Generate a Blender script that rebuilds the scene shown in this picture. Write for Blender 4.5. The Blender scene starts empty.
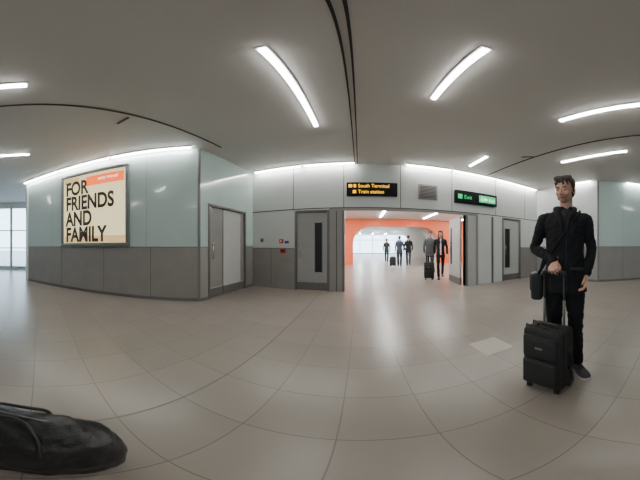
import bpy, bmesh, math
from math import sin, cos, pi, radians, sqrt
from mathutils import Vector, Matrix, Euler
C = bpy.context.scene.collection
CAMH = 1.2
CEIL = 3.44
YB = 5.25

# ------------------------------------------------------------------ materials
def mat(name, col, rough=0.5, metal=0.0, var=0.06, scale=8.0, bump=0.0, bscale=60, coat=0.0, spec=0.5):
    m = bpy.data.materials.new(name); m.use_nodes = True
    nt = m.node_tree; b = nt.nodes['Principled BSDF']
    tc = nt.nodes.new('ShaderNodeTexCoord')
    n = nt.nodes.new('ShaderNodeTexNoise'); n.inputs['Scale'].default_value = scale
    n.inputs['Detail'].default_value = 4
    nt.links.new(tc.outputs['Object'], n.inputs['Vector'])
    r = nt.nodes.new('ShaderNodeValToRGB')
    r.color_ramp.elements[0].position = 0.3; r.color_ramp.elements[1].position = 0.7
    r.color_ramp.elements[0].color = tuple(c*(1-var) for c in col)+(1,)
    r.color_ramp.elements[1].color = tuple(min(1, c*(1+var)) for c in col)+(1,)
    nt.links.new(n.outputs['Fac'], r.inputs['Fac'])
    nt.links.new(r.outputs['Color'], b.inputs['Base Color'])
    b.inputs['Roughness'].default_value = rough
    b.inputs['Metallic'].default_value = metal
    b.inputs['Coat Weight'].default_value = coat
    b.inputs['Specular IOR Level'].default_value = spec
    if bump > 0:
        n2 = nt.nodes.new('ShaderNodeTexNoise'); n2.inputs['Scale'].default_value = bscale
        nt.links.new(tc.outputs['Object'], n2.inputs['Vector'])
        bp = nt.nodes.new('ShaderNodeBump'); bp.inputs['Strength'].default_value = bump
        bp.inputs['Distance'].default_value = 0.01
        nt.links.new(n2.outputs['Fac'], bp.inputs['Height'])
        nt.links.new(bp.outputs['Normal'], b.inputs['Normal'])
    return m

def emat(name, col, strength, base=(0.8, 0.8, 0.8)):
    m = mat(name, base, 0.5)
    b = m.node_tree.nodes['Principled BSDF']
    b.inputs['Emission Color'].default_value = tuple(col)+(1,)
    b.inputs['Emission Strength'].default_value = strength
    return m

M = {}
M['white'] = mat('white_panel', (0.64, 0.67, 0.65), 0.35, var=0.02, scale=2)
M['joint'] = mat('panel_joint', (0.05, 0.05, 0.05), 0.6)
M['steel'] = mat('brushed_steel_dado', (0.31, 0.295, 0.28), 0.4, 0.2, var=0.05, scale=3)
M['steeld'] = mat('dark_steel', (0.17, 0.165, 0.16), 0.4, 0.3, var=0.05, scale=3)
M['glassp'] = mat('aqua_glass_panel', (0.50, 0.62, 0.60), 0.12, var=0.02, scale=1.5, coat=0.4)
M['door'] = mat('door_laminate', (0.36, 0.36, 0.35), 0.4, var=0.03)
M['doorw'] = mat('door_light_laminate', (0.50, 0.51, 0.49), 0.4, var=0.03)
M['dark'] = mat('dark_gap', (0.03, 0.03, 0.03), 0.6)
M['ceil'] = mat('ceiling_paint', (0.60, 0.585, 0.56), 0.75, var=0.02, scale=1.0)
M['ceilw'] = mat('corridor_ceiling', (0.82, 0.82, 0.80), 0.6, var=0.03)
M['orange'] = mat('orange_paint', (0.95, 0.17, 0.06), 0.4, var=0.05)
M['lamp'] = emat('fluorescent_tube', (1.0, 0.985, 0.95), 44)
M['lampb'] = emat('corridor_tube', (1.0, 0.98, 0.96), 75)
M['black'] = mat('black_plastic', (0.012, 0.012, 0.012), 0.35)
M['signb'] = mat('sign_black', (0.008, 0.008, 0.008), 0.6, spec=0.2)
M['yellow'] = emat('sign_yellow', (1.0, 0.5, 0.02), 2.2, (0.8, 0.5, 0.02))
M['green'] = emat('sign_green', (0.02, 0.55, 0.18), 1.2, (0.02, 0.4, 0.15))
M['swhite'] = emat('sign_white', (1, 1, 1), 1.5)
M['red'] = mat('red_plastic', (0.6, 0.03, 0.02), 0.4)
M['blue'] = mat('blue_label', (0.03, 0.1, 0.4), 0.4)
M['chrome'] = mat('satin_chrome', (0.6, 0.6, 0.6), 0.25, 1.0, var=0.02)
M['poster'] = emat('poster_cream', (1.0, 0.86, 0.48), 1.1, (0.7, 0.63, 0.43))
M['postero'] = emat('poster_orange', (1.0, 0.14, 0.02), 1.6, (0.8, 0.15, 0.04))
M['posters'] = emat('poster_sand', (1.0, 0.66, 0.30), 0.75, (0.6, 0.48, 0.30))
M['postert'] = mat('poster_text', (0.07, 0.055, 0.04), 0.5)
M['frame'] = mat('poster_frame_metal', (0.25, 0.26, 0.25), 0.35, 0.5)
M['mull'] = mat('window_mullion', (0.5, 0.52, 0.54), 0.4, 0.2)
M['patch'] = mat('floor_cover', (0.42, 0.38, 0.33), 0.35, var=0.05, scale=30)

def glass():
    m = bpy.data.materials.new('clear_glass'); m.use_nodes = True
    nt = m.node_tree; nt.nodes.clear()
    o = nt.nodes.new('ShaderNodeOutputMaterial'); t = nt.nodes.new('ShaderNodeBsdfTransparent')
    g = nt.nodes.new('ShaderNodeBsdfGlossy'); g.inputs['Roughness'].default_value = 0.03
    t.inputs['Color'].default_value = (0.88, 0.94, 0.96, 1)
    x = nt.nodes.new('ShaderNodeMixShader'); x.inputs[0].default_value = 0.08
    nt.links.new(t.outputs[0], x.inputs[1]); nt.links.new(g.outputs[0], x.inputs[2]); nt.links.new(x.outputs[0], o.inputs[0])
    return m
M['glass'] = glass()

def floor_mat():
    m = bpy.data.materials.new('floor_tiles'); m.use_nodes = True
    nt = m.node_tree; b = nt.nodes['Principled BSDF']
    tc = nt.nodes.new('ShaderNodeTexCoord'); mp = nt.nodes.new('ShaderNodeMapping')
    mp.inputs['Location'].default_value = (0.10, -0.40, 0)
    br = nt.nodes.new('ShaderNodeTexBrick'); br.offset = 0; br.squash = 1
    br.inputs['Scale'].default_value = 1.0
    br.inputs['Brick Width'].default_value = 0.45; br.inputs['Row Height'].default_value = 0.45
    br.inputs['Mortar Size'].default_value = 0.0035; br.inputs['Mortar Smooth'].default_value = 0.2
    br.inputs['Color1'].default_value = (0.245, 0.212, 0.182, 1)
    br.inputs['Color2'].default_value = (0.272, 0.237, 0.204, 1)
    br.inputs['Mortar'].default_value = (0.15, 0.128, 0.11, 1)
    nt.links.new(tc.outputs['Object'], mp.inputs['Vector']); nt.links.new(mp.outputs[0], br.inputs['Vector'])
    n = nt.nodes.new('ShaderNodeTexNoise'); n.inputs['Scale'].default_value = 1.3; n.inputs['Detail'].default_value = 6
    nt.links.new(tc.outputs['Object'], n.inputs['Vector'])
    mr = nt.nodes.new('ShaderNodeMapRange'); mr.inputs[3].default_value = 0.88; mr.inputs[4].default_value = 1.1
    nt.links.new(n.outputs['Fac'], mr.inputs[0])
    mx = nt.nodes.new('ShaderNodeVectorMath'); mx.operation = 'SCALE'
    nt.links.new(br.outputs['Color'], mx.inputs[0]); nt.links.new(mr.outputs[0], mx.inputs['Scale'])
    nt.links.new(mx.outputs[0], b.inputs['Base Color'])
    b.inputs['Roughness'].default_value = 0.30
    bp = nt.nodes.new('ShaderNodeBump'); bp.inputs['Strength'].default_value = 0.15; bp.inputs['Distance'].default_value = 0.003
    bp.invert = True
    nt.links.new(br.outputs['Fac'], bp.inputs['Height']); nt.links.new(bp.outputs[0], b.inputs['Normal'])
    return m
M['floor'] = floor_mat()

# ------------------------------------------------------------------ mesh builder
class MB:
    def __init__(s):
        s.bm = bmesh.new(); s.mats = []
    def mi(s, k):
        if k not in s.mats: s.mats.append(k)
        return s.mats.index(k)
    def box(s, x0, x1, y0, y1, z0, z1, k, bev=0, seg=2, rot=None):
        t = bmesh.new()
        bmesh.ops.create_cube(t, size=1)
        c = Vector(((x0+x1)/2, (y0+y1)/2, (z0+z1)/2))
        for v in t.verts:
            v.co = Vector((v.co.x*(x1-x0), v.co.y*(y1-y0), v.co.z*(z1-z0)))
        if bev > 0:
            bmesh.ops.bevel(t, geom=t.edges[:], offset=bev, segments=seg, affect='EDGES', profile=0.5)
        if rot is not None:
            bmesh.ops.transform(t, matrix=rot.to_4x4(), verts=t.verts)
        bmesh.ops.translate(t, verts=t.verts, vec=c)
        s.merge(t, k, smooth=bev > 0)
    def merge(s, t, k, smooth=False):
        i = s.mi(k)
        for f in t.faces:
            f.material_index = i; f.smooth = smooth
        me = bpy.data.meshes.new('tmp'); t.to_mesh(me); t.free()
        s.bm.from_mesh(me); bpy.data.meshes.remove(me)
    def cyl(s, p0, p1, r, k, r2=None, seg=16):
        t = bmesh.new(); p0 = Vector(p0); p1 = Vector(p1); d = p1-p0
        bmesh.ops.create_cone(t, cap_ends=True, segments=seg, radius1=r, radius2=r if r2 is None else r2, depth=d.length)
        q = d.to_track_quat('Z', 'Y').to_matrix().to_4x4()
        bmesh.ops.transform(t, matrix=Matrix.Translation((p0+p1)/2) @ q, verts=t.verts)
        s.merge(t, k, smooth=True)
    def tube(s, pts, rads, k, n=10, ratio=1, steps=5, side=None):
        t = bmesh.new(); tube(t, pts, rads, n, ratio, steps, side); s.merge(t, k, smooth=True)
    def ell(s, c, r, k, n=16):
        t = bmesh.new(); ell(t, c, r, n); s.merge(t, k, smooth=True)
    def obj(s, name, parent=None, loc=(0, 0, 0), rot=0):
        me = bpy.data.meshes.new(name); s.bm.to_mesh(me); s.bm.free()
        for k in s.mats: me.materials.append(M[k])
        o = bpy.data.objects.new(name, me); C.objects.link(o)
        o.location = loc; o.rotation_euler = (0, 0, rot) if not isinstance(rot, tuple) else rot
        if parent: o.parent = parent
        return o

def ell(bm, c, r, n=20, rot=None):
    g = bmesh.ops.create_uvsphere(bm, u_segments=n, v_segments=max(8, n//2+2), radius=1)
    m = Matrix.Diagonal((r[0], r[1], r[2], 1))
    if rot is not None: m = rot.to_4x4() @ m
    bmesh.ops.transform(bm, matrix=Matrix.Translation(c) @ m, verts=g['verts'])

def catmull(P, t):
    n = len(P)-1; i = min(int(t), n-1); u = t-i
    p0 = P[max(i-1, 0)]; p1 = P[i]; p2 = P[i+1]; p3 = P[min(i+2, n)]
    return 0.5*((2*p1)+(p2-p0)*u+(2*p0-5*p1+4*p2-p3)*u*u+(3*p1-p0-3*p2+p3)*u**3)

def tube(bm, pts, rads, n=12, ratio=1.0, steps=5, side=None):
    P = [Vector(p) for p in pts]; R = list(rads); N = (len(P)-1)*steps
    cs = [catmull(P, i/steps) for i in range(N+1)]
    rs = []
    for i in range(N+1):
        t = i/steps; j = min(int(t), len(R)-2); u = t-j; u = u*u*(3-2*u)
        rs.append(R[j]*(1-u)+R[j+1]*u)
    T = [(cs[min(i+1, N)]-cs[max(i-1, 0)]).normalized() for i in range(N+1)]
    st = []
    for a in (0.05, 0.5, 0.85):
        st.append((cs[0]-T[0]*rs[0]*(1-a)*0.9, rs[0]*sqrt(1-(1-a)**2), T[0]))
    for i in range(N+1): st.append((cs[i], rs[i], T[i]))
    for a in (0.85, 0.5, 0.05):
        st.append((cs[N]+T[N]*rs[N]*(1-a)*0.9, rs[N]*sqrt(1-(1-a)**2), T[N]))
    X = Vector(side) if side is not None else Vector((1, 0, 0))
    if side is None and abs(X.dot(T[0])) > 0.9: X = Vector((0, 1, 0))
    rings = []
    for c, r, t in st:
        X = (X-t*X.dot(t)).normalized(); Y = t.cross(X)
        rings.append([bm.verts.new(c+X*(r*cos(2*pi*k/n))+Y*(r*ratio*sin(2*pi*k/n))) for k in range(n)])
    for a, b in zip(rings[:-1], rings[1:]):
        for k in range(n):
            bm.faces.new((a[k], a[(k+1) % n], b[(k+1) % n], b[k]))
    bm.faces.new(list(reversed(rings[0]))); bm.faces.new(rings[-1])

def loft(bm, rings, n=28, p=2.3):
    out = []
    for cx, cy, z, rx, ry in rings:
        rg = []
        for k in range(n):
            a = 2*pi*k/n; ca, sa = cos(a), sin(a)
            rg.append(bm.verts.new((cx+rx*math.copysign(abs(ca)**(2/p), ca), cy+ry*math.copysign(abs(sa)**(2/p), sa), z)))
        out.append(rg)
    for a, b in zip(out[:-1], out[1:]):
        for k in range(n): bm.faces.new((a[k], a[(k+1) % n], b[(k+1) % n], b[k]))
    bm.faces.new(list(reversed(out[0]))); bm.faces.new(out[-1])

def empty(name, loc, rot=0):
    e = bpy.data.objects.new(name, None); C.objects.link(e)
    e.location = loc; e.rotation_euler = (0, 0, rot); e.empty_display_size = 0.1
    return e

def organic(name, bm, m, parent, voxel=0.01, smooth=2, disp=None, loc=(0, 0, 0), rot=(0, 0, 0)):
    bmesh.ops.recalc_face_normals(bm, faces=bm.faces)
    me = bpy.data.meshes.new(name); bm.to_mesh(me); bm.free()
    me.materials.append(m)
    for p in me.polygons: p.use_smooth = True
    o = bpy.data.objects.new(name, me); C.objects.link(o); o.parent = parent
    o.location = loc; o.rotation_euler = rot
    r = o.modifiers.new('Remesh', 'REMESH'); r.mode = 'VOXEL'; r.voxel_size = voxel; r.use_smooth_shade = True
    if smooth:
        s = o.modifiers.new('Smooth', 'SMOOTH'); s.iterations = smooth; s.factor = 0.6
    if disp:
        for st, sz in disp:
            t = bpy.data.textures.new(name+'_tex', 'CLOUDS'); t.noise_scale = sz; t.noise_depth = 2
            d = o.modifiers.new('Folds', 'DISPLACE'); d.texture = t; d.strength = st; d.mid_level = 0.5
            d.texture_coords = 'LOCAL'
    return o

def text(body, parent, loc, size, m, rot=(pi/2, 0, 0), offset=0.0, align='LEFT', xs=1.0, spacing=1.0, name='lettering'):
    cu = bpy.data.curves.new(name, 'FONT'); cu.body = body; cu.size = size; cu.offset = offset
    cu.extrude = 0.001; cu.align_x = align; cu.space_line = spacing
    cu.materials.append(m)
    o = bpy.data.objects.new(name, cu); C.objects.link(o); o.parent = parent
    o.location = loc; o.rotation_euler = rot; o.scale = (xs, 1, 1)
    return o

# ------------------------------------------------------------------ floor / ceilings
b = MB(); b.box(-12, 12, -8, 33, -0.1, 0, 'floor'); fl = b.obj('floor')
b = MB(); b.box(-12, 12, -8, YB+0.15, CEIL, CEIL+0.15, 'ceil'); b.obj('ceiling')
b = MB(); b.box(-4.2, 8.2, YB+0.15, 33, 2.95, 3.1, 'ceilw'); b.obj('ceiling_corridor')
b = MB(); b.box(-1.006, -0.994, -7, YB, 0, 0.002, 'steeld'); b.obj('trim_floor_joint')
b = MB(); b.box(1.17, 1.53, 1.62, 1.98, 0, 0.003, 'patch'); b.obj('floor_access_cover')
def track(x, y0, y1, n, w=0.012, gap=0.035):
    b = MB()
    b.box(x-gap, x-gap+w, y0, y1, CEIL-0.012, CEIL, 'dark')
    b.box(x+gap-w, x+gap, y0, y1, CEIL-0.012, CEIL, 'dark')
    b.obj(n)
track(-0.10, -6.8, YB, 'trim_ceiling_track', 0.02, 0.045)
track(-2.68, -6.8, 3.3, 'trim_ceiling_track_2', 0.006, 0.014)
track(3.62, -6.8, YB, 'trim_ceiling_track_3', 0.006, 0.014)

def strip(x0, x1, y0, y1, z=CEIL, name='ceiling_light', k='lamp'):
    b = MB()
    b.box(x0-0.02, x1+0.02, y0-0.02, y1+0.02, z-0.014, z-0.002, 'white')
    b.box(x0, x1, y0, y1, z-0.032, z-0.012, k, 0.006)
    return b.obj(name)
for (x, y0, y1) in [(-0.71, 1.35, 3.25), (0.89, 1.25, 2.36), (2.62, 0.1, 1.75), (4.27, 1.15, 2.8), (2.76, 3.85, 4.6),
                    (-2.2, -0.9, -0.15), (-4.6, -1.3, -0.25), (4.4, -3, -1.5), (0.9, -3.5, -2), (-2.2, -4.5, -3), (-6.5, -4, -2.5)]:
    strip(x-0.030, x+0.030, y0, y1)

def vent(x, y, rot):
    b = MB(); b.box(-0.14, 0.14, -0.025, 0.025, -0.012, 0, 'steeld', 0.004)
    for i in range(5): b.box(-0.13+i*0.053, -0.095+i*0.053, -0.018, 0.018, -0.016, -0.012, 'dark')
    b.obj('ceiling_vent', None, (x, y, CEIL), rot)
vent(-2.9, 1.25, 0.3); vent(3.5, 3.25, -0.9)

# ------------------------------------------------------------------ back wall
T = YB+0.15
b = MB()
DZ = 1.14
def seg(x0, x1, z0=0, z1=CEIL):
    if z0 < DZ:
        b.box(x0, x1, YB, T, z0, min(DZ, z1), 'steel')
    if z1 > DZ:
        b.box(x0, x1, YB, T, max(DZ, z0), z1, 'white')
seg(-3.05, -1.74); seg(-1.74, -0.80, 2.16); seg(-0.44, 3.42, 2.14)
b.box(-0.80, -0.44, YB, T, 0, 2.14, 'steel'); b.box(-0.80, -0.44, YB, T, 2.14, CEIL, 'white')
seg(3.42, 4.40); seg(4.40, 5.27, 2.16); seg(5.27, 6.35)
b.box(-12, -3.05, YB, T, 0, CEIL, 'white'); b.box(6.35, 12, YB, T, 0, CEIL, 'white')
for x in (-1.78, -0.42, 1.06, 2.54, 4.12, 5.50):
    b.box(x-0.008, x+0.008, YB-0.003, YB, 2.20, CEIL, 'joint')
for x in (-2.45,):
    b.box(x-0.004, x+0.004, YB-0.003, YB, 0.1, DZ, 'joint')
b.box(-3.05, 6.2, YB-0.004, YB, 2.19, 2.215, 'joint')
b.box(-0.80, 3.42, YB-0.02, YB, 2.12, 2.19, 'steel')
b.box(-3.05, -1.78, YB-0.004, YB, DZ-0.006, DZ+0.006, 'joint')
b.box(5.3, 6.2, YB-0.004, YB, DZ-0.006, DZ+0.006, 'joint')
b.box(3.42, 4.40, YB-0.003, YB, 0, 2.12, 'white')
b.box(-0.62, -0.60, YB-0.003, YB, 0, 2.12, 'joint')
b.obj('wall_back')

def door(name, w, loc, rot, slit=None, two=False, lk='door', pull=True):
    e = empty(name, loc, rot)
    b = MB(); H = 2.13
    b.box(0, 0.06, -0.02, 0.12, 0, H+0.03, 'steeld', 0.004); b.box(w-0.06, w, -0.02, 0.12, 0, H+0.03, 'steeld', 0.004)
    b.box(0.06, w-0.06, -0.02, 0.12, H-0.03, H+0.03, 'steeld', 0.004)
    b.obj('frame', e)
    b = MB(); x0, x1 = 0.065, w-0.065
    y0, y1 = 0.03, 0.075
    if slit:
        a, c, z0, z1 = slit
        b.box(x0, a, y0, y1, 0.01, H-0.035, lk); b.box(c, x1, y0, y1, 0.01, H-0.035, lk)
        b.box(a, c, y0, y1, 0.01, z0, lk); b.box(a, c, y0, y1, z1, H-0.035, lk)
        b.box(a-0.015, a, y0-0.008, y1, z0-0.015, z1+0.015, 'steeld'); b.box(c, c+0.015, y0-0.008, y1, z0-0.015, z1+0.015, 'steeld')
        b.box(a, c, y0+0.015, y0+0.02, z0, z1, 'black')
    else:
        b.box(x0, x1, y0, y1, 0.01, H-0.035, lk)
    if two:
        m = x0+(x1-x0)*0.35
        b.box(x0+0.02, m, y0-0.004, y0, 0.24, H-0.06, 'steel')
        b.box(m-0.012, m+0.012, y0-0.006, y0, 0.01, H-0.035, 'dark')
        b.box(x1-0.16, x1-0.02, y0-0.004, y0, 0.24, H-0.06, 'steel')
    b.box(x0, x1, y0-0.004, y0, 0.01, 0.22, 'steeld')
    b.obj('leaf', e)
    b = MB()
    hx = x0+0.09
    b.cyl((hx, y0-0.05, 0.9), (hx, y0-0.05, 1.25), 0.011, 'chrome'); b.cyl((hx, y0, 0.93), (hx, y0-0.05, 0.93), 0.008, 'chrome')
    b.cyl((hx, y0, 1.22), (hx, y0-0.05, 1.22), 0.008, 'chrome')
    b.obj('pull_handle', e)
    return e
door('door_1', 0.94, (-1.74, YB, 0), 0, (0.56, 0.74, 0.5, 1.82))
door('door_2', 0.87, (4.40, YB, 0), 0, (0.16, 0.36, 0.45, 1.80), lk='doorw')

for i, (x, y, r) in enumerate([(2.92, YB+0.17, radians(84))]):
    e = empty('door_3', (x, y, 0), r)
    b = MB(); b.box(0, 1.0, -0.025, 0.025, 0.01, 2.1, 'doorw', 0.004); b.box(0.7, 0.85, -0.03, 0.03, 0.6, 1.8, 'black')
    b.box(0, 1.0, -0.03, 0.03, 0.01, 0.22, 'steeld'); b.obj('leaf', e)
    b = MB(); b.cyl((0.9, 0.06, 0.95), (0.9, 0.06, 1.2), 0.011, 'chrome'); b.cyl((0.9, 0, 0.97), (0.9, 0.06, 0.97), 0.008, 'chrome'); b.cyl((0.9, 0, 1.18), (0.9, 0.06, 1.18), 0.008, 'chrome'); b.obj('pull_handle', e)
b = MB()
b.box(3.0, 3.42, YB-0.0, T, 0, 2.14, 'doorw'); b.box(3.0, 3.06, YB-0.02, T+0.02, 0, 2.14, 'steeld'); b.box(3.36, 3.43, YB-0.02, YB, 0, 2.14, 'steel')
b.box(3.95, 4.02, YB-0.02, YB-0.001, 0, 2.14, 'steeld'); b.box(-0.46, -0.40, YB-0.02, T+0.02, 0, 2.14, 'steeld')
b.box(-0.83, -0.79, YB-0.02, YB, 0, 2.14, 'steeld')
b.obj('trim_portal_frame')

# ------------------------------------------------------------------ angled/side walls
def panelwall(name, L, loc, rot, joints, upper='glassp', door_x=None, th=0.15, dz=1.18, djoints=None):
    b = MB()
    def s(x0, x1, z0, z1, k): b.box(x0, x1, 0, th, z0, z1, k)
    rng = [(0, L)] if door_x is None else [(0, door_x[0]), (door_x[1], L)]
    for a, c in rng:
        s(a, c, 0.0, dz, 'steel'); s(a, c, dz, CEIL, upper)
    if door_x: s(door_x[0], door_x[1], 2.16, CEIL, upper)
    for j in joints:
        b.box(j-0.003, j+0.003, -0.002, 0, dz if not door_x else 2.16, CEIL, 'frame')
    for j in (djoints or joints):
        b.box(j-0.004, j+0.004, -0.002, 0, 0, dz, 'joint')
    for a, c in rng:
        b.box(a, c, -0.006, 0, dz-0.01, dz+0.005, 'steeld')
        b.box(a, c, -0.01, 0, 0, 0.07, 'steeld')
    return b.obj(name, None, loc, rot)
EL = Vector((-7.1, -0.5, 0)); CL = Vector((-3.05, 3.05, 0)); d = CL-EL; aL = math.atan2(d.y, d.x); LL = d.length
wl = panelwall('wall_left', LL, EL, aL, (1.3, 4.2), djoints=(1.7, 3.1, 4.3))
b = MB(); b.box(LL-0.05, LL+0.012, -0.012, 0.10, 0, CEIL, 'frame', 0.004); b.obj('trim_corner_post', None, EL, aL)
ws = panelwall('wall_left_side', 2.2, (-3.05, 3.05, 0), pi/2, (), door_x=(0.25, 1.80))
door('door_4', 1.55, (-3.05, 3.30, 0), pi/2, None, two=True, lk='doorw')
wr = panelwall('wall_right_side', 2.59, (6.2, YB, 0), -pi/2, (), 'white', door_x=(1.2, 2.1))
door('door_5', 0.90, (6.2, YB-1.2, 0), -pi/2, (0.5, 0.66, 0.5, 1.82))
panelwall('wall_right', 5.2, (6.2, 2.66, 0), math.atan2(-0.8, 0.6), (0.9, 2.2, 3.5))
b = MB(); b.box(-0.012, 0.05, -0.012, 0.10, 0, CEIL, 'frame', 0.004); b.obj('trim_corner_post_2', None, (6.2, 2.66, 0), math.atan2(-0.8, 0.6))
b = MB(); b.box(9.3, 9.45, -8, -1.4, 0, CEIL, 'white'); b.obj('wall_right_rear')
b = MB(); b.box(-12, 12, -8, -7.85, 0, DZ, 'steel'); b.box(-12, 12, -8, -7.85, DZ, CEIL, 'white'); b.obj('wall_rear')
b = MB(); b.box(0, 6.4, -0.15, 0, 0, CEIL, 'white'); b.obj('wall_left_return', None, EL, radians(115))
b = MB()
WX = -10.4
b.box(WX-0.1, WX, -8, YB, 0, 0.12, 'white'); b.box(WX-0.1, WX, -8, YB, 3.2, CEIL, 'white')
b.obj('wall_left_glazed')
def window(name, y0, y1):
    e = empty(name, (WX, y0, 0))
    w = y1-y0
    b = MB()
    for y in (0, w/2, w): b.box(-0.08, 0.02, y-0.03, y+0.03, 0.12, 3.2, 'mull')
    for z in (0.14, 1.1, 2.0, 3.18): b.box(-0.08, 0.02, 0, w, z-0.025, z+0.025, 'mull')
    b.obj('frame', e)
    b = MB(); b.box(-0.04, -0.03, 0, w, 0.12, 3.2, 'glass'); b.obj('glazing', e)
for i in range(6): window('window_%d' % (i+1), -7.9+i*2.15, -7.9+(i+1)*2.15-0.06)
M['apron'] = mat('concrete_apron', (0.45, 0.46, 0.47), 0.8)
b = MB(); b.box(-60, -12.02, -40, 40, -0.25, -0.12, 'apron'); b.obj('ground_outside')

def cove(name, L, segs, loc, rot):
    e = empty(name, loc, rot)
    for i, (a, c) in enumerate(segs):
        b = MB(); b.box(a, c, -0.15, -0.10, CEIL-0.05, CEIL-0.006, 'lamp', 0.01); b.box(a-0.02, c+0.02, -0.165, -0.155, CEIL-0.03, CEIL-0.002, 'white')
        b.obj('tube_%d' % (i+1), e)
cove('cove_light', LL, [(0.1, 1.6), (1.68, 3.3), (3.38, 5.2)], EL, aL)
cove('cove_light', 9, [(-2.9, -1.55), (-1.45, -0.15), (1.2, 2.45), (2.55, 4.0), (4.1, 6.0)], (0, YB, 0), 0)
cove('cove_light', 2.5, [(1.0, 2.4)], (6.2, YB, 0), -pi/2)
cove('cove_light', 5, [(1.0, 2.3), (2.5, 4)], (6.2, 2.66, 0), math.atan2(-0.8, 0.6))

# ------------------------------------------------------------------ poster
e = empty('illuminated_poster', EL, aL)
px0, px1, pz0, pz1 = 1.76, 3.80, 1.20, 3.20
b = MB(); f = 0.08
b.box(px0, px1, -0.09, -0.001, pz0, pz0+f, 'frame', 0.006); b.box(px0, px1, -0.09, -0.001, pz1-f, pz1, 'frame', 0.006)
b.box(px0, px0+f, -0.09, -0.001, pz0+f, pz1-f, 'frame', 0.006); b.box(px1-f, px1, -0.09, -0.001, pz0+f, pz1-f, 'frame', 0.006)
b.obj('frame', e)
b = MB(); b.box(px0+f, px1-f, -0.05, -0.002, pz0+f, pz1-f, 'poster')
b.box(px0+f+0.02, px1-f-0.02, -0.053, -0.05, pz0+f, pz0+0.26, 'posters')
b.box(px0+f+0.02, px0+0.62, -0.053, -0.05, pz1-0.26, pz1-f-0.03, 'posters')
b.box(px0+0.85, px1-f-0.05, -0.055, -0.05, pz1-0.42, pz1-f-0.08, 'postero'); b.obj('panel', e)
tt = text('FOR\nFRIENDS\nAND\nFAMILY', e, (px0+0.16, -0.058, pz1-0.60), 0.53, M['postert'], offset=0.019, xs=0.74, spacing=0.80, name='headline')
text('easy travel', e, (px0+1.2, -0.060, pz1-0.30), 0.13, M['swhite'], name='strapline')

# ------------------------------------------------------------------ signs and fittings on back wall
e = empty('direction_sign', (-0.34, YB, 2.51))
b = MB(); b.box(0, 1.30, -0.10, -0.001, 0, 0.36, 'signb', 0.008); b.obj('case', e)
b = MB(); b.box(0.05, 0.14, -0.104, -0.10, 0.22, 0.30, 'yellow'); b.box(0.18, 0.24, -0.104, -0.10, 0.22, 0.30, 'yellow'); b.box(0.16, 0.24, -0.104, -0.10, 0.06, 0.14, 'yellow'); b.obj('pictograms', e)
text('South Terminal', e, (0.29, -0.103, 0.215), 0.135, M['yellow'], xs=0.95)
text('Train station', e, (0.29, -0.103, 0.055), 0.135, M['yellow'], xs=0.95)
e = empty('exit_sign', (2.61, YB, 2.47))
b = MB(); b.box(0, 1.49, -0.10, -0.001, 0, 0.38, 'signb', 0.008); b.obj('case', e)
b = MB(); b.box(0.80, 1.42, -0.104, -0.10, 0.08, 0.30, 'green'); b.box(0.08, 0.22, -0.104, -0.10, 0.12, 0.26, 'green'); b.obj('panel', e)
b = MB()
b.box(1.0, 1.12, -0.107, -0.104, 0.17, 0.20, 'swhite'); b.box(1.0, 1.04, -0.107, -0.104, 0.14, 0.23, 'swhite')
b.ell((0.92, -0.107, 0.265), (0.016, 0.004, 0.016), 'swhite', 10)
b.tube([(0.92, -0.106, 0.24), (0.90, -0.106, 0.18), (0.94, -0.106, 0.15), (0.92, -0.106, 0.11)], [0.015, 0.014, 0.009, 0.008], 'swhite', 8, 0.2)
b.tube([(0.90, -0.106, 0.18), (0.87, -0.106, 0.15), (0.84, -0.106, 0.155)], [0.010, 0.008, 0.006], 'swhite', 8, 0.2)
b.obj('running_man', e)
text('Exit', e, (1.17, -0.106, 0.13), 0.14, M['swhite'])
text('Exit', e, (0.28, -0.103, 0.13), 0.17, M['green'])
b = MB(); b.box(0, 0.55, -0.03, -0.001, 0, 0.44, 'steel', 0.006)
for i in range(9): b.box(0.05, 0.50, -0.034, -0.028, 0.05+i*0.04, 0.065+i*0.04, 'dark')
b.obj('ventilation_grille', None, (1.54, YB, 2.48))
b = MB(); b.box(0, 0.11, -0.05, -0.001, 0, 0.11, 'red', 0.008); b.box(0.03, 0.08, -0.055, -0.05, 0.03, 0.08, 'white'); b.obj('fire_call_point', None, (-2.18, YB, 1.28))
b = MB(); b.box(0, 0.14, -0.012, -0.001, 0, 0.16, 'white'); b.box(0.01, 0.13, -0.014, -0.012, 0.01, 0.08, 'blue'); b.obj('fire_action_notice', None, (-2.04, YB, 1.26))
b = MB(); b.box(0, 0.16, -0.04, -0.001, 0, 0.12, 'red', 0.006); b.box(0.02, 0.14, -0.043, -0.04, 0.05, 0.10, 'black'); b.obj('alarm_sounder', None, (-2.16, YB, 1.0))
b = MB(); b.box(0, 0.10, -0.02, -0.001, 0, 0.10, 'chrome', 0.004); b.box(0.03, 0.07, -0.03, -0.02, 0.03, 0.07, 'black'); b.obj('wall_switch', None, (-2.78, YB, 1.32))

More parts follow.
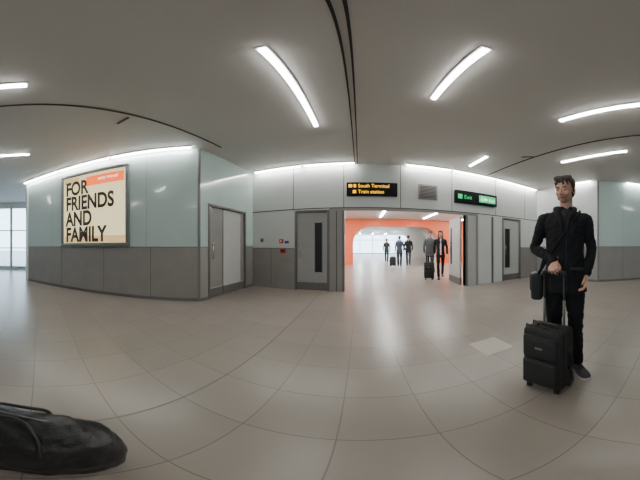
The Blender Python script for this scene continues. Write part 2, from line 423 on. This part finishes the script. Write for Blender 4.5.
# ------------------------------------------------------------------ corridor
b = MB(); b.box(-4.2, -4.05, T, 33, 0, 2.95, 'white'); b.obj('wall_corridor_left')
b = MB(); b.box(8.05, 8.2, T, 33, 0, 2.95, 'white'); b.obj('wall_corridor_right')
def arch(name, y, th, X0, X1, Z1, x0, x1, z1, r, k):
    bm = bmesh.new(); N = 8
    pts = [(x0, 0)]
    for i in range(N+1):
        a = pi-(pi/2)*i/N; pts.append((x0+r+r*cos(a), z1-r+r*sin(a)))
    for i in range(N+1):
        a = pi/2-(pi/2)*i/N; pts.append((x1-r+r*cos(a), z1-r+r*sin(a)))
    pts.append((x1, 0))
    n = len(pts)
    O = [(X0, 0)]
    for i in range(N+1):
        O.append((X0, pts[1+i][1]) if i < N/2 else ((X0, Z1) if i == N//2 else (pts[1+i][0], Z1)))
    for i in range(N+1):
        O.append((pts[2+N+i][0], Z1) if i < N/2 else ((X1, Z1) if i == N//2 else (X1, pts[2+N+i][1])))
    O.append((X1, 0))
    def layer(P, yy): return [bm.verts.new((p[0], yy, p[1])) for p in P]
    a = layer(pts, y); o = layer(O, y); a2 = layer(pts, y+th); o2 = layer(O, y+th)
    for i in range(n-1):
        bm.faces.new((a[i], a[i+1], o[i+1], o[i])); bm.faces.new((a2[i+1], a2[i], o2[i], o2[i+1]))
        bm.faces.new((a[i+1], a[i], a2[i], a2[i+1])); bm.faces.new((o[i], o[i+1], o2[i+1], o2[i]))
    bmesh.ops.recalc_face_normals(bm, faces=bm.faces)
    me = bpy.data.meshes.new(name); bm.to_mesh(me); bm.free(); me.materials.append(M[k])
    ob = bpy.data.objects.new(name, me); C.objects.link(ob); return ob
arch('wall_corridor_arch_orange', 13.0, 0.6, -4.04, 8.04, 2.94, -0.45, 5.3, 2.45, 1.1, 'orange')
arch('wall_corridor_arch_lining', 13.6, 3.0, -4.04, 8.04, 2.94, -1.0, 5.7, 2.5, 1.1, 'white')
arch('wall_corridor_arch_far', 20.0, 0.5, -4.04, 8.04, 2.94, -2.3, 4.9, 2.5, 1.0, 'white')
for x in (-1.8, 0.0, 1.8, 3.6):
    strip(x-0.05, x+0.05, 16.8, 19.6, 2.94, 'corridor_light', 'lampb'); strip(x-0.05, x+0.05, 21, 30, 2.94, 'corridor_light', 'lampb')
for (x, y0, y1) in [(-1.5, 6.2, 12), (1.2, 6.2, 12), (3.9, 6.2, 12), (6.4, 6.2, 12)]:
    strip(x-0.06, x+0.06, y0, y1, 2.94, 'corridor_light', 'lampb')
e = empty('window_7', (-4.05, 32.5, 0))
b = MB()
for i in range(7): b.box(i*2.0, i*2.0+0.08, 0, 0.08, 0, 2.95, 'mull')
b.box(0, 12.1, 0, 0.08, 0, 0.1, 'mull'); b.box(0, 12.1, 0, 0.08, 2.1, 2.18, 'mull'); b.obj('frame', e)
b = MB(); b.box(0, 12.1, 0.03, 0.04, 0, 2.95, 'glass'); b.obj('glazing', e)

# ------------------------------------------------------------------ people
def skinmat(name, col, stub=0.0):
    m = mat(name, col, 0.5, var=0.05, scale=40)
    b = m.node_tree.nodes['Principled BSDF']
    b.inputs['Subsurface Weight'].default_value = 0.08; b.inputs['Subsurface Radius'].default_value = (0.02, 0.008, 0.004)
    if stub:
        nt = m.node_tree
        tc = nt.nodes.new('ShaderNodeTexCoord'); sx = nt.nodes.new('ShaderNodeSeparateXYZ')
        nt.links.new(tc.outputs['Object'], sx.inputs[0])
        mr = nt.nodes.new('ShaderNodeMapRange'); mr.inputs[1].default_value = -0.040; mr.inputs[2].default_value = -0.07
        mr.inputs[3].default_value = 0; mr.inputs[4].default_value = stub
        nt.links.new(sx.outputs['Z'], mr.inputs[0])
        mx = nt.nodes.new('ShaderNodeMixRGB'); mx.inputs[2].default_value = (0.16, 0.09, 0.06, 1)
        src = b.inputs['Base Color'].links[0].from_socket
        nt.links.new(mr.outputs[0], mx.inputs[0]); nt.links.new(src, mx.inputs[1]); nt.links.new(mx.outputs[0], b.inputs['Base Color'])
    return m
SK = skinmat('skin', (0.62, 0.34, 0.24)); SKB = skinmat('skin_stubble', (0.66, 0.36, 0.26), 0.45)
LIP = mat('lips', (0.42, 0.16, 0.12), 0.45); EYEW = mat('eye_white', (0.6, 0.6, 0.58), 0.2); EYEI = mat('iris', (0.04, 0.025, 0.015), 0.15)
M['eyew'] = EYEW; M['iris'] = EYEI; M['lip'] = LIP
HAIR = mat('dark_brown_hair', (0.030, 0.017, 0.011), 0.55, var=0.4, scale=60, bump=0.6, bscale=120)
HAIR2 = mat('fair_hair', (0.25, 0.15, 0.07), 0.55, var=0.3, scale=60, bump=0.6, bscale=120)
M['hair'] = HAIR; M['hair2'] = HAIR2
JK = mat('black_jacket_cloth', (0.010, 0.010, 0.012), 0.75, var=0.25, scale=14, bump=0.3, bscale=200, spec=0.25)
TR = mat('black_trouser_cloth', (0.008, 0.008, 0.009), 0.8, var=0.25, scale=14, bump=0.3, bscale=200, spec=0.25)
SH = mat('charcoal_shirt', (0.02, 0.02, 0.022), 0.8)
M['jk'] = JK; M['jk2'] = mat('jacket_trim', (0.016, 0.016, 0.018), 0.6, spec=0.3); M['shirt'] = SH
NAVY = mat('navy_cloth', (0.03, 0.035, 0.06), 0.8); WH = mat('white_shirt_cloth', (0.65, 0.64, 0.62), 0.8)
GR = mat('grey_cloth', (0.07, 0.07, 0.075), 0.8)
M['shoe'] = mat('shoe_black', (0.015, 0.015, 0.015), 0.5); M['sole'] = mat('shoe_sole', (0.55, 0.54, 0.52), 0.6)
M['soled'] = mat('shoe_sole_dark', (0.03, 0.03, 0.03), 0.6)

def hand(name, parent, wrist, d, thumb, palm, curl=(20, 25, 15), s=1.0, thumb_curl=0.0, vox=0.0035):
    d = Vector(d).normalized(); Z = -Vector(palm); Z = (Z-d*Z.dot(d)).normalized()
    X = Vector(thumb); X = (X-d*X.dot(d)-Z*X.dot(Z)).normalized()
    W = Vector(wrist)
    def P(x, y, z): return W+X*(x*s)+d*(y*s)+Z*(z*s)
    bm = bmesh.new()
    tube(bm, [P(0, -0.05, 0), P(0, 0.0, 0), P(0, 0.03, -0.002), P(-0.001, 0.07, -0.002), P(-0.001, 0.088, -0.003)], [0.024*s, 0.025*s, 0.034*s, 0.040*s, 0.036*s], 14, 0.42, 4, side=X)
    ell(bm, P(0.022, 0.03, -0.010), (0.016*s,)*3, 12)
    for (bx, ln, r, by) in [(0.030, 0.070, 0.0088, 0.088), (0.010, 0.078, 0.0090, 0.092), (-0.011, 0.072, 0.0086, 0.089), (-0.031, 0.056, 0.0078, 0.080)]:
        p = [(by-0.02, 0.0), (by, 0.0)]; a = 0; yy, zz = by, 0.0
        for L, c in zip((0.45, 0.31, 0.24), curl):
            a += radians(c); yy += ln*L*cos(a); zz -= ln*L*sin(a); p.append((yy, zz))
        tube(bm, [P(bx*(1+0.08*i), q[0], q[1]) for i, q in enumerate(p)], [r*s, r*1.08*s, r*s, r*0.95*s, r*0.8*s], 10, 1, 4, side=X)
    tc = thumb_curl
    tube(bm, [P(0.018, 0.015, -0.006), P(0.040, 0.045, -0.012-0.01*tc), P(0.050-0.012*tc, 0.072, -0.018-0.022*tc), P(0.050-0.03*tc, 0.095, -0.024-0.03*tc)], [0.014*s, 0.0125*s, 0.0105*s, 0.008*s], 10, 1, 4, side=X)
    return organic(name, bm, SK, parent, vox, 1)

def shoe(e, name, loc, yaw, sole='soled', s=1.0, pitch=0):
    bm = MB(); t = bmesh.new()
    st = [(0.075, 0.018, 0.05), (0.07, 0.030, 0.075), (0.04, 0.036, 0.095), (0.0, 0.036, 0.10), (-0.04, 0.038, 0.085), (-0.09, 0.044, 0.065), (-0.14, 0.045, 0.052), (-0.175, 0.036, 0.042), (-0.195, 0.018, 0.030)]
    rings = []
    for y, w, h in st:
        rings.append([t.verts.new((w*s*x, y*s, 0.018+(h-0.018)*z)) for x, z in [(-1, 0), (-1.02, 0.3), (-0.85, 0.7), (-0.45, 0.96), (0, 1), (0.45, 0.96), (0.85, 0.7), (1.02, 0.3), (1, 0)]])
    for a, c in zip(rings[:-1], rings[1:]):
        for k in range(8): t.faces.new((a[k], c[k], c[k+1], a[k+1]))
        t.faces.new((a[8], c[8], c[0], a[0]))
    t.faces.new(rings[0]); t.faces.new(list(reversed(rings[-1])))
    bmesh.ops.recalc_face_normals(t, faces=t.faces)
    bm.merge(t, 'shoe', True)
    t = bmesh.new(); lo = []; hi = []
    for sg in (1, -1):
        for y, w, h in (st if sg == 1 else st[::-1]):
            lo.append(t.verts.new(((w+0.004)*s*sg, y*s*1.02, 0.001))); hi.append(t.verts.new(((w+0.004)*s*sg, y*s*1.02, 0.024)))
    n = len(lo)
    for k in range(n): t.faces.new((lo[k], lo[(k+1) % n], hi[(k+1) % n], hi[k]))
    t.faces.new(lo); t.faces.new(hi)
    bmesh.ops.recalc_face_normals(t, faces=t.faces)
    bm.merge(t, sole, False)
    for i in range(4): bm.box(-0.022, 0.022, -0.055-i*0.018, -0.048-i*0.018, 0.083-i*0.006, 0.089-i*0.006, 'soled')
    return bm.obj(name, e, loc, (pitch, 0, yaw))

def head(e, loc, rot, skin, hairk='hair', long=False, s=1.0, vox=0.004):
    h = bpy.data.objects.new('head', None); C.objects.link(h); h.parent = e; h.location = loc; h.rotation_euler = rot; h.scale = (s, s, s)
    bm = bmesh.new()
    ell(bm, (0, 0.015, 0.03), (0.074, 0.093, 0.086), 28)
    ell(bm, (0, -0.020, -0.028), (0.060, 0.072, 0.080), 24)
    ell(bm, (0, -0.045, -0.086), (0.034, 0.040, 0.028), 20)
    for sx in (-1, 1):
        ell(bm, (sx*0.043, -0.015, -0.062), (0.020, 0.045, 0.035), 16)
        ell(bm, (sx*0.036, -0.058, -0.030), (0.026, 0.026, 0.024), 16)
        ell(bm, (sx*0.077, 0.012, -0.012), (0.009, 0.020, 0.033), 16, Euler((0.15, 0, -sx*0.3)).to_matrix())
        ell(bm, (sx*0.030, -0.079, 0.0185), (0.024, 0.011, 0.007), 14)
        ell(bm, (sx*0.013, -0.098, -0.036), (0.008, 0.010, 0.008), 12)
    tube(bm, [(0, -0.080, 0.015), (0, -0.092, -0.005), (0, -0.106, -0.026), (0, -0.108, -0.036)], [0.008, 0.008, 0.011, 0.012], 12)
    R = Euler(rot).to_matrix().inverted()
    tube(bm, [(0, 0.02, -0.05), Vector((0, 0.02, -0.05))+R @ Vector((0, 0.02, -0.07)), Vector((0, 0.02, -0.05))+R @ Vector((0, 0.035, -0.15))], [0.054, 0.056, 0.066], 18)
    organic('face', bm, skin, h, vox, 1)
    b = MB()
    for sx in (-1, 1):
        b.ell((sx*0.030, -0.0785, 0.001), (0.0125, 0.0115, 0.0095), 'eyew', 14)
        b.ell((sx*0.030, -0.0880, -0.002), (0.0052, 0.003, 0.0052), 'iris', 10)
        b.tube([(sx*0.013, -0.090, 0.0195), (sx*0.03, -0.0935, 0.024), (sx*0.050, -0.080, 0.019)], [0.0025, 0.004, 0.002], hairk, 8)
    b.obj('eyes', h)
    b = MB()
    for sx in (-1, 1): b.ell((sx*0.030, -0.0790, 0.0045), (0.0140, 0.0120, 0.0085), 'skinlid', 14)
    b.obj('eyelids', h)
    b = MB()
    b.tube([(-0.023, -0.084, -0.063), (-0.008, -0.0935, -0.060), (0.008, -0.0935, -0.060), (0.023, -0.084, -0.063)], [0.002, 0.0042, 0.0042, 0.002], 'lip', 8)
    b.tube([(-0.020, -0.083, -0.066), (0, -0.0925, -0.069), (0.020, -0.083, -0.066)], [0.002, 0.0052, 0.002], 'lip', 8)
    b.obj('mouth', h)
    bm = bmesh.new()
    ell(bm, (0, 0.030, 0.046), (0.081, 0.091, 0.080), 28)
    ell(bm, (0, 0.050, -0.005), (0.076, 0.066, 0.088), 24)
    for sx in (-1, 1):
        tube(bm, [(sx*0.073, -0.02, 0.06), (sx*0.077, -0.006, 0.02), (sx*0.077, 0.0, -0.025)], [0.014, 0.010, 0.006], 10)
    for i in range(9):
        x = -0.060+i*0.015
        tube(bm, [(x*0.8, 0.01, 0.110), (x-0.005*(i % 3), -0.052, 0.100), (x*1.05+0.014-0.01*(i % 2), -0.078+abs(x)*0.35, 0.064-0.010*((i*2) % 3))], [0.017, 0.014, 0.005], 10)
    if long:
        for sx in (-1, 1):
            tube(bm, [(sx*0.07, 0.0, 0.05), (sx*0.078, 0.0, -0.04), (sx*0.080, -0.01, -0.14), (sx*0.07, -0.02, -0.22)], [0.02, 0.022, 0.022, 0.014], 10)
        tube(bm, [(0, 0.06, 0.03), (0, 0.08, -0.08), (0, 0.09, -0.2)], [0.07, 0.06, 0.045], 14)
    organic('hair', bm, M[hairk], h, 0.005, 1, [(0.014, 0.018)])
    return h
M['skinlid'] = SK

def person(name, loc, yaw, J, jk, tr, skin, H=1.0, head_rot=(0.1, 0, 0), head_off=(0, 0, 0), hairk='hair', long=False, sole='soled',
           handR=None, handL=None, vox=0.010, lw=1.0, tw=1.0, hem=0.80, front=None):
    e = empty(name, loc, yaw); e.scale = (H, H, H)
    bm = bmesh.new()
    loft(bm, [(0, 0, 0.80, 0.10*tw, 0.08), (0, 0, 0.86, 0.155*tw, 0.105), (0, 0, 0.95, 0.160*tw, 0.11), (0, 0, 1.04, 0.14*tw, 0.10)])
    for sd in 'RL':
        hp, kn, an = Vector(J['hip'+sd]), Vector(J['knee'+sd]), Vector(J['ankle'+sd])
        m1 = hp.lerp(kn, 0.45)+Vector((0, -0.008, 0)); m2 = kn.lerp(an, 0.35)+Vector((0, 0.018, 0))
        tube(bm, [hp, m1, kn, m2, an+Vector((0, 0, 0.0))], [0.096*lw, 0.082*lw, 0.064*lw, 0.061*lw, 0.057*lw], 18, 1.0, 6)
    organic('trousers', bm, tr, e, vox, 2, [(0.022, 0.07), (0.014, 0.03)])
    bm = bmesh.new()
    loft(bm, [(0, 0.0, hem, 0.186*tw, 0.132), (0, 0, hem+0.03, 0.188*tw, 0.134), (0, 0, hem+0.14, 0.176*tw, 0.127), (0, 0, 1.08, 0.160*tw, 0.116), (0, 0, 1.20, 0.164*tw, 0.118),
              (0, 0.0, 1.32, 0.176*tw, 0.122), (0, 0.005, 1.41, 0.180*tw, 0.112), (0, 0.01, 1.465, 0.150*tw, 0.092), (0, 0.018, 1.505, 0.105, 0.080), (0, 0.02, 1.54, 0.076, 0.070)])
    for sd in 'RL':
        sh, el, wr = Vector(J['sh'+sd]), Vector(J['el'+sd]), Vector(J['wr'+sd])
        inn = Vector((sh.x*0.5, sh.y+0.01, sh.z+0.03))
        tube(bm, [inn, sh, sh.lerp(el, 0.5), el, el.lerp(wr, 0.45), el.lerp(wr, 0.93)], [0.048, 0.057, 0.052, 0.047, 0.046, 0.040], 16, 1.0, 5)
    organic('jacket', bm, jk, e, vox, 1, [(0.022, 0.10), (0.016, 0.035)])
    if front:
        bm = bmesh.new(); loft(bm, [(0, -0.025, hem+0.09, 0.05, 0.116), (0, -0.025, 1.1, 0.045, 0.109), (0, -0.025, 1.3, 0.05, 0.114), (0, -0.015, 1.44, 0.05, 0.10), (0, 0.0, 1.51, 0.045, 0.06)])
        organic('shirt_front', bm, front, e, vox, 1)
    b = MB()
    for sx in (-1, 1):
        b.tube([(0, 0.085, 1.55), (sx*0.062, 0.06, 1.55), (sx*0.082, 0.0, 1.53), (sx*0.064, -0.070, 1.475), (sx*0.030, -0.115, 1.40), (sx*0.022, -0.122, 1.30)], [0.022, 0.024, 0.026, 0.024, 0.016, 0.008], 'jk2', 10, 0.55)
    co = b.obj('collar', e); co.data.materials[0] = jk
    for sd, hh in (('R', handR), ('L', handL)):
        wr = Vector(J['wr'+sd]); el = Vector(J['el'+sd]); d = (wr-el).normalized()
        if hh is None:
            sx = -1 if sd == 'R' else 1
            hh = dict(d=(d+Vector((0, -0.1, -0.6))).normalized(), thumb=(0, -1, 0), palm=(-sx, 0, 0))
        hand('hand_'+sd, e, wr, vox=0.0035 if vox <= 0.01 else 0.005, **hh)
        an = Vector(J['ankle'+sd]); z = max(0, an.z-0.10)
        shoe(e, 'shoe_'+sd, (an.x, an.y, z), J.get('ty'+sd, 0), sole, 1.10, J.get('tp'+sd, 0))
    head(e, Vector((0, -0.015, 1.69))+Vector(head_off), head_rot, skin, hairk, long, vox=0.004 if vox <= 0.01 else 0.006)
    return e

# ---- foreground man
aM = radians(-57.7); PM = Vector((1.50, 0.950, 0))
J = dict(hipR=(-0.085, 0.0, 0.92), kneeR=(-0.095, -0.015, 0.50), ankleR=(-0.09, 0.01, 0.10), hipL=(0.085, 0.0, 0.92), kneeL=(0.090, -0.04, 0.50), ankleL=(0.10, -0.03, 0.10),
         shR=(-0.185, 0.01, 1.425), elR=(-0.265, 0.03, 1.18), wrR=(-0.080, -0.165, 1.075),
         shL=(0.185, 0.01, 1.425), elL=(0.24, 0.04, 1.17), wrL=(0.185, -0.06, 0.955), tyR=-0.25, tyL=0.35)
man = person('standing_man', PM, aM, J, JK, TR, SKB, head_rot=(0.26, 0.05, -0.38), head_off=(0.0, -0.035, 0.0), sole='sole',
             handR=dict(d=(-0.10, -0.85, -0.5), thumb=(1, 0, 0), palm=(0, -0.5, -0.85), curl=(62, 75, 50), thumb_curl=1.0),
             handL=dict(d=(-0.15, -0.3, -0.95), thumb=(0, -1, 0), palm=(-1, 0, 0), curl=(25, 30, 20), thumb_curl=0.3), vox=0.009)
b = MB()
b.tube([(0.012, -0.117, 1.32), (0.012, -0.122, 1.25), (0.01, -0.119, 1.08), (0.015, -0.132, 0.84)], [0.006, 0.006, 0.006, 0.006], 'jk2', 8, 0.6)
for sx in (-1, 1):
    b.box(sx*0.10-0.055, sx*0.10+0.055, -0.128, -0.112, 1.0, 1.025, 'jk2', 0.004)
b.obj('jacket_zip', man)
bm = bmesh.new(); tube(bm, [(0, -0.01, 1.52), (0, -0.055, 1.47), (0, -0.085, 1.40)], [0.055, 0.045, 0.03], 12, 0.6); organic('shirt', bm, SH, man, 0.006, 1)
b = MB()
b.box(-0.285, -0.185, -0.12, 0.12, 0.74, 0.97, 'jk2', 0.03, 3); b.box(-0.296, -0.27, -0.10, 0.10, 0.82, 0.965, 'black', 0.012)
b.tube([(-0.23, 0.1, 0.95), (-0.17, 0.135, 1.15), (0.0, 0.14, 1.35), (0.12, 0.08, 1.50), (0.13, 0.01, 1.51), (0.10, -0.09, 1.44), (-0.04, -0.128, 1.25), (-0.17, -0.12, 1.05), (-0.23, -0.09, 0.95)], [0.012]*9, 'jk', 8, 0.35)
b.obj('shoulder_bag', man)

def suitcase(name, loc, yaw, w=0.36, dp=0.22, h=0.50, handle=1.0, s=1.0, k='case'):
    e = empty(name, loc, yaw); z0 = 0.055
    b = MB(); b.box(-w/2, w/2, -dp/2, dp/2, z0, z0+h, k, 0.035, 4)
    b.box(-w/2+0.025, w/2-0.025, -dp/2-0.035, -dp/2+0.02, z0+0.03, z0+h*0.52, k, 0.02, 3)
    b.box(-w/2+0.025, w/2-0.025, -dp/2-0.028, -dp/2+0.02, z0+h*0.56, z0+h-0.05, k, 0.015, 3)
    for yy in (-dp/4, dp/5):
        pts = [(-w/2-0.001, yy, z0+0.04), (-w/2-0.001, yy, z0+h-0.04), (-w/2+0.04, yy, z0+h+0.001), (w/2-0.04, yy, z0+h+0.001), (w/2+0.001, yy, z0+h-0.04), (w/2+0.001, yy, z0+0.04)]
        b.tube(pts, [0.006]*6, 'casetrim', 8, 1, 4)
    b.obj('body', e)
    b = MB()
    b.tube([(-w/2+0.05, -dp/2-0.036, z0+h*0.48), (w/2-0.05, -dp/2-0.036, z0+h*0.48)], [0.003]*2, 'casetrim', 6)
    b.tube([(-w/2+0.05, -dp/2-0.029, z0+h-0.075), (w/2-0.05, -dp/2-0.029, z0+h-0.075)], [0.003]*2, 'casetrim', 6)
    b.box(-0.03, 0.03, -dp/2-0.032, -dp/2-0.026, z0+h*0.72, z0+h*0.75, 'steeld', 0.003)
    b.obj('zips', e)
    b = MB(); b.tube([(-0.08, -0.02, z0+h), (-0.06, -0.02, z0+h+0.028), (0.06, -0.02, z0+h+0.028), (0.08, -0.02, z0+h)], [0.01]*4, 'casetrim', 8)
    b.tube([(w/2, -0.01, z0+h*0.35), (w/2+0.028, -0.01, z0+h*0.42), (w/2+0.028, -0.01, z0+h*0.62), (w/2, -0.01, z0+h*0.7)], [0.01]*4, 'casetrim', 8)
    b.obj('carry_handles', e)
    b = MB(); hy = dp/2-0.02
    for sx in (-1, 1):
        b.cyl((sx*0.085, hy, z0+h-0.02), (sx*0.085, hy, handle), 0.007, 'casetrim')
        b.cyl((sx*0.085, hy, z0+h-0.02), (sx*0.085, hy, z0+h+0.2), 0.010, 'steeld')
    b.tube([(-0.088, hy, handle-0.02), (-0.075, hy, handle), (0.075, hy, handle), (0.088, hy, handle-0.02)], [0.012, 0.014, 0.014, 0.012], 'casetrim', 12)
    b.obj('telescopic_handle', e)
    b = MB()
    for sx in (-1, 1):
        b.cyl((sx*(w/2-0.035), dp/2-0.04, 0.036), (sx*(w/2-0.008), dp/2-0.04, 0.036), 0.036, 'casetrim', seg=24)
        b.box(sx*(w/2-0.022)-0.022, sx*(w/2-0.022)+0.022, dp/2-0.08, dp/2, 0.03, z0+0.03, 'casetrim', 0.008)
        b.box(sx*(w/2-0.05)-0.02, sx*(w/2-0.05)+0.02, -dp/2+0.01, -dp/2+0.05, 0.0, z0+0.01, 'casetrim', 0.006)
    b.obj('wheels_and_feet', e)
    return e
M['case'] = mat('suitcase_nylon', (0.022, 0.022, 0.021), 0.7, var=0.2, scale=90, bump=0.35, bscale=250, spec=0.3)
M['casetrim'] = mat('suitcase_trim', (0.010, 0.010, 0.010), 0.4)
bS = radians(-25)
offs = Matrix.Rotation(aM, 3, 'Z') @ Vector((-0.12, -0.30, 0))
suitcase('rolling_suitcase', PM+offs, aM+bS, 0.32, 0.21, 0.53, 1.0)

# ---- distant people
def walkJ(ph=1, arm=0.12):
    return dict(hipR=(-0.085, 0, 0.92), kneeR=(-0.09, -0.10*ph, 0.51), ankleR=(-0.08, -0.16*ph if ph > 0 else 0.22, 0.10 if ph > 0 else 0.16),
                hipL=(0.085, 0, 0.92), kneeL=(0.09, 0.08*ph if ph > 0 else -0.1, 0.51), ankleL=(0.08, 0.22*ph if ph > 0 else -0.16, 0.16 if ph > 0 else 0.10),
                tpL=-0.0, shR=(-0.18, 0.01, 1.42), elR=(-0.24, 0.06*ph, 1.17), wrR=(-0.23, -0.02+arm*ph, 0.93),
                shL=(0.18, 0.01, 1.42), elL=(0.24, -0.02*ph, 1.17), wrL=(0.23, -0.08-arm*ph, 0.93))
woman = person('walking_woman', (2.90, 6.95, 0), radians(-20), walkJ(1), JK, TR, SK, H=0.98, hairk='hair', long=True, vox=0.012, lw=0.88, tw=0.9, front=WH)
walker = person('walking_man', (2.80, 7.85, 0), radians(-15), walkJ(-1), GR, TR, SK, H=1.0, vox=0.012, front=GR)
suitcase('rolling_suitcase', (2.42, 6.85, 0), radians(-30), 0.34, 0.22, 0.55, 0.95)
person('walking_traveller', (2.28, 11.6, 0), radians(170), walkJ(1), NAVY, TR, SK, H=0.99, vox=0.014)
person('walking_traveller', (2.95, 12.2, 0), radians(165), walkJ(-1), JK, NAVY, SK, H=1.02, vox=0.014)
person('walking_traveller', (1.95, 14.8, 0), radians(175), walkJ(1), GR, TR, SK, H=0.96, vox=0.014, hairk='hair2')
suitcase('rolling_suitcase', (1.90, 11.7, 0), radians(160), 0.34, 0.22, 0.5, 0.95)

# ---- black holdall beside the photographer
LE = mat('black_leather', (0.010, 0.010, 0.011), 0.4, var=0.2, scale=20, bump=0.25, bscale=90); M['leather'] = LE
e = empty('leather_holdall', (-0.72, -0.05, 0), radians(78))
bm = bmesh.new()
loft(bm, [(0, 0, 0.012, 0.31, 0.13), (0, 0, 0.05, 0.34, 0.155), (0, 0, 0.16, 0.34, 0.16), (-0.01, 0, 0.28, 0.31, 0.13), (-0.05, 0, 0.36, 0.23, 0.085), (-0.09, 0, 0.39, 0.13, 0.035)], 36, 2.8)
organic('body', bm, LE, e, 0.01, 3, [(0.03, 0.14), (0.012, 0.05)])
b = MB()
for sy in (-1, 1):
    b.tube([(-0.16, sy*0.14, 0.24), (-0.15, sy*0.10, 0.35), (-0.10, sy*0.05, 0.415), (0.0, sy*0.05, 0.415), (0.06, sy*0.10, 0.35), (0.08, sy*0.14, 0.24)], [0.009]*6, 'leather', 10)
b.tube([(-0.22, 0, 0.385), (-0.09, 0, 0.402), (0.1, 0, 0.375)], [0.005]*3, 'steeld', 8)
b.obj('handles', e)

# ------------------------------------------------------------------ world + camera
w = bpy.data.worlds.new('World'); bpy.context.scene.world = w; w.use_nodes = True
bg = w.node_tree.nodes['Background']; bg.inputs[0].default_value = (0.72, 0.86, 1.0, 1); bg.inputs[1].default_value = 8.0

cd = bpy.data.cameras.new('camera'); cam = bpy.data.objects.new('camera', cd); C.objects.link(cam)
cam.location = (0, 0, CAMH); cam.rotation_euler = (pi/2, 0, radians(11.25))
cd.type = 'PANO'
K = 180/640
for tgt in (cd, getattr(cd, 'cycles', None)):
    try:
        tgt.panorama_type = 'EQUIRECTANGULAR'
        tgt.latitude_min = radians(-234*K); tgt.latitude_max = radians(246*K)
        tgt.longitude_min = radians(-90); tgt.longitude_max = radians(90)
    except Exception as ex:
        print('pano fail', tgt, ex)
bpy.context.scene.camera = cam
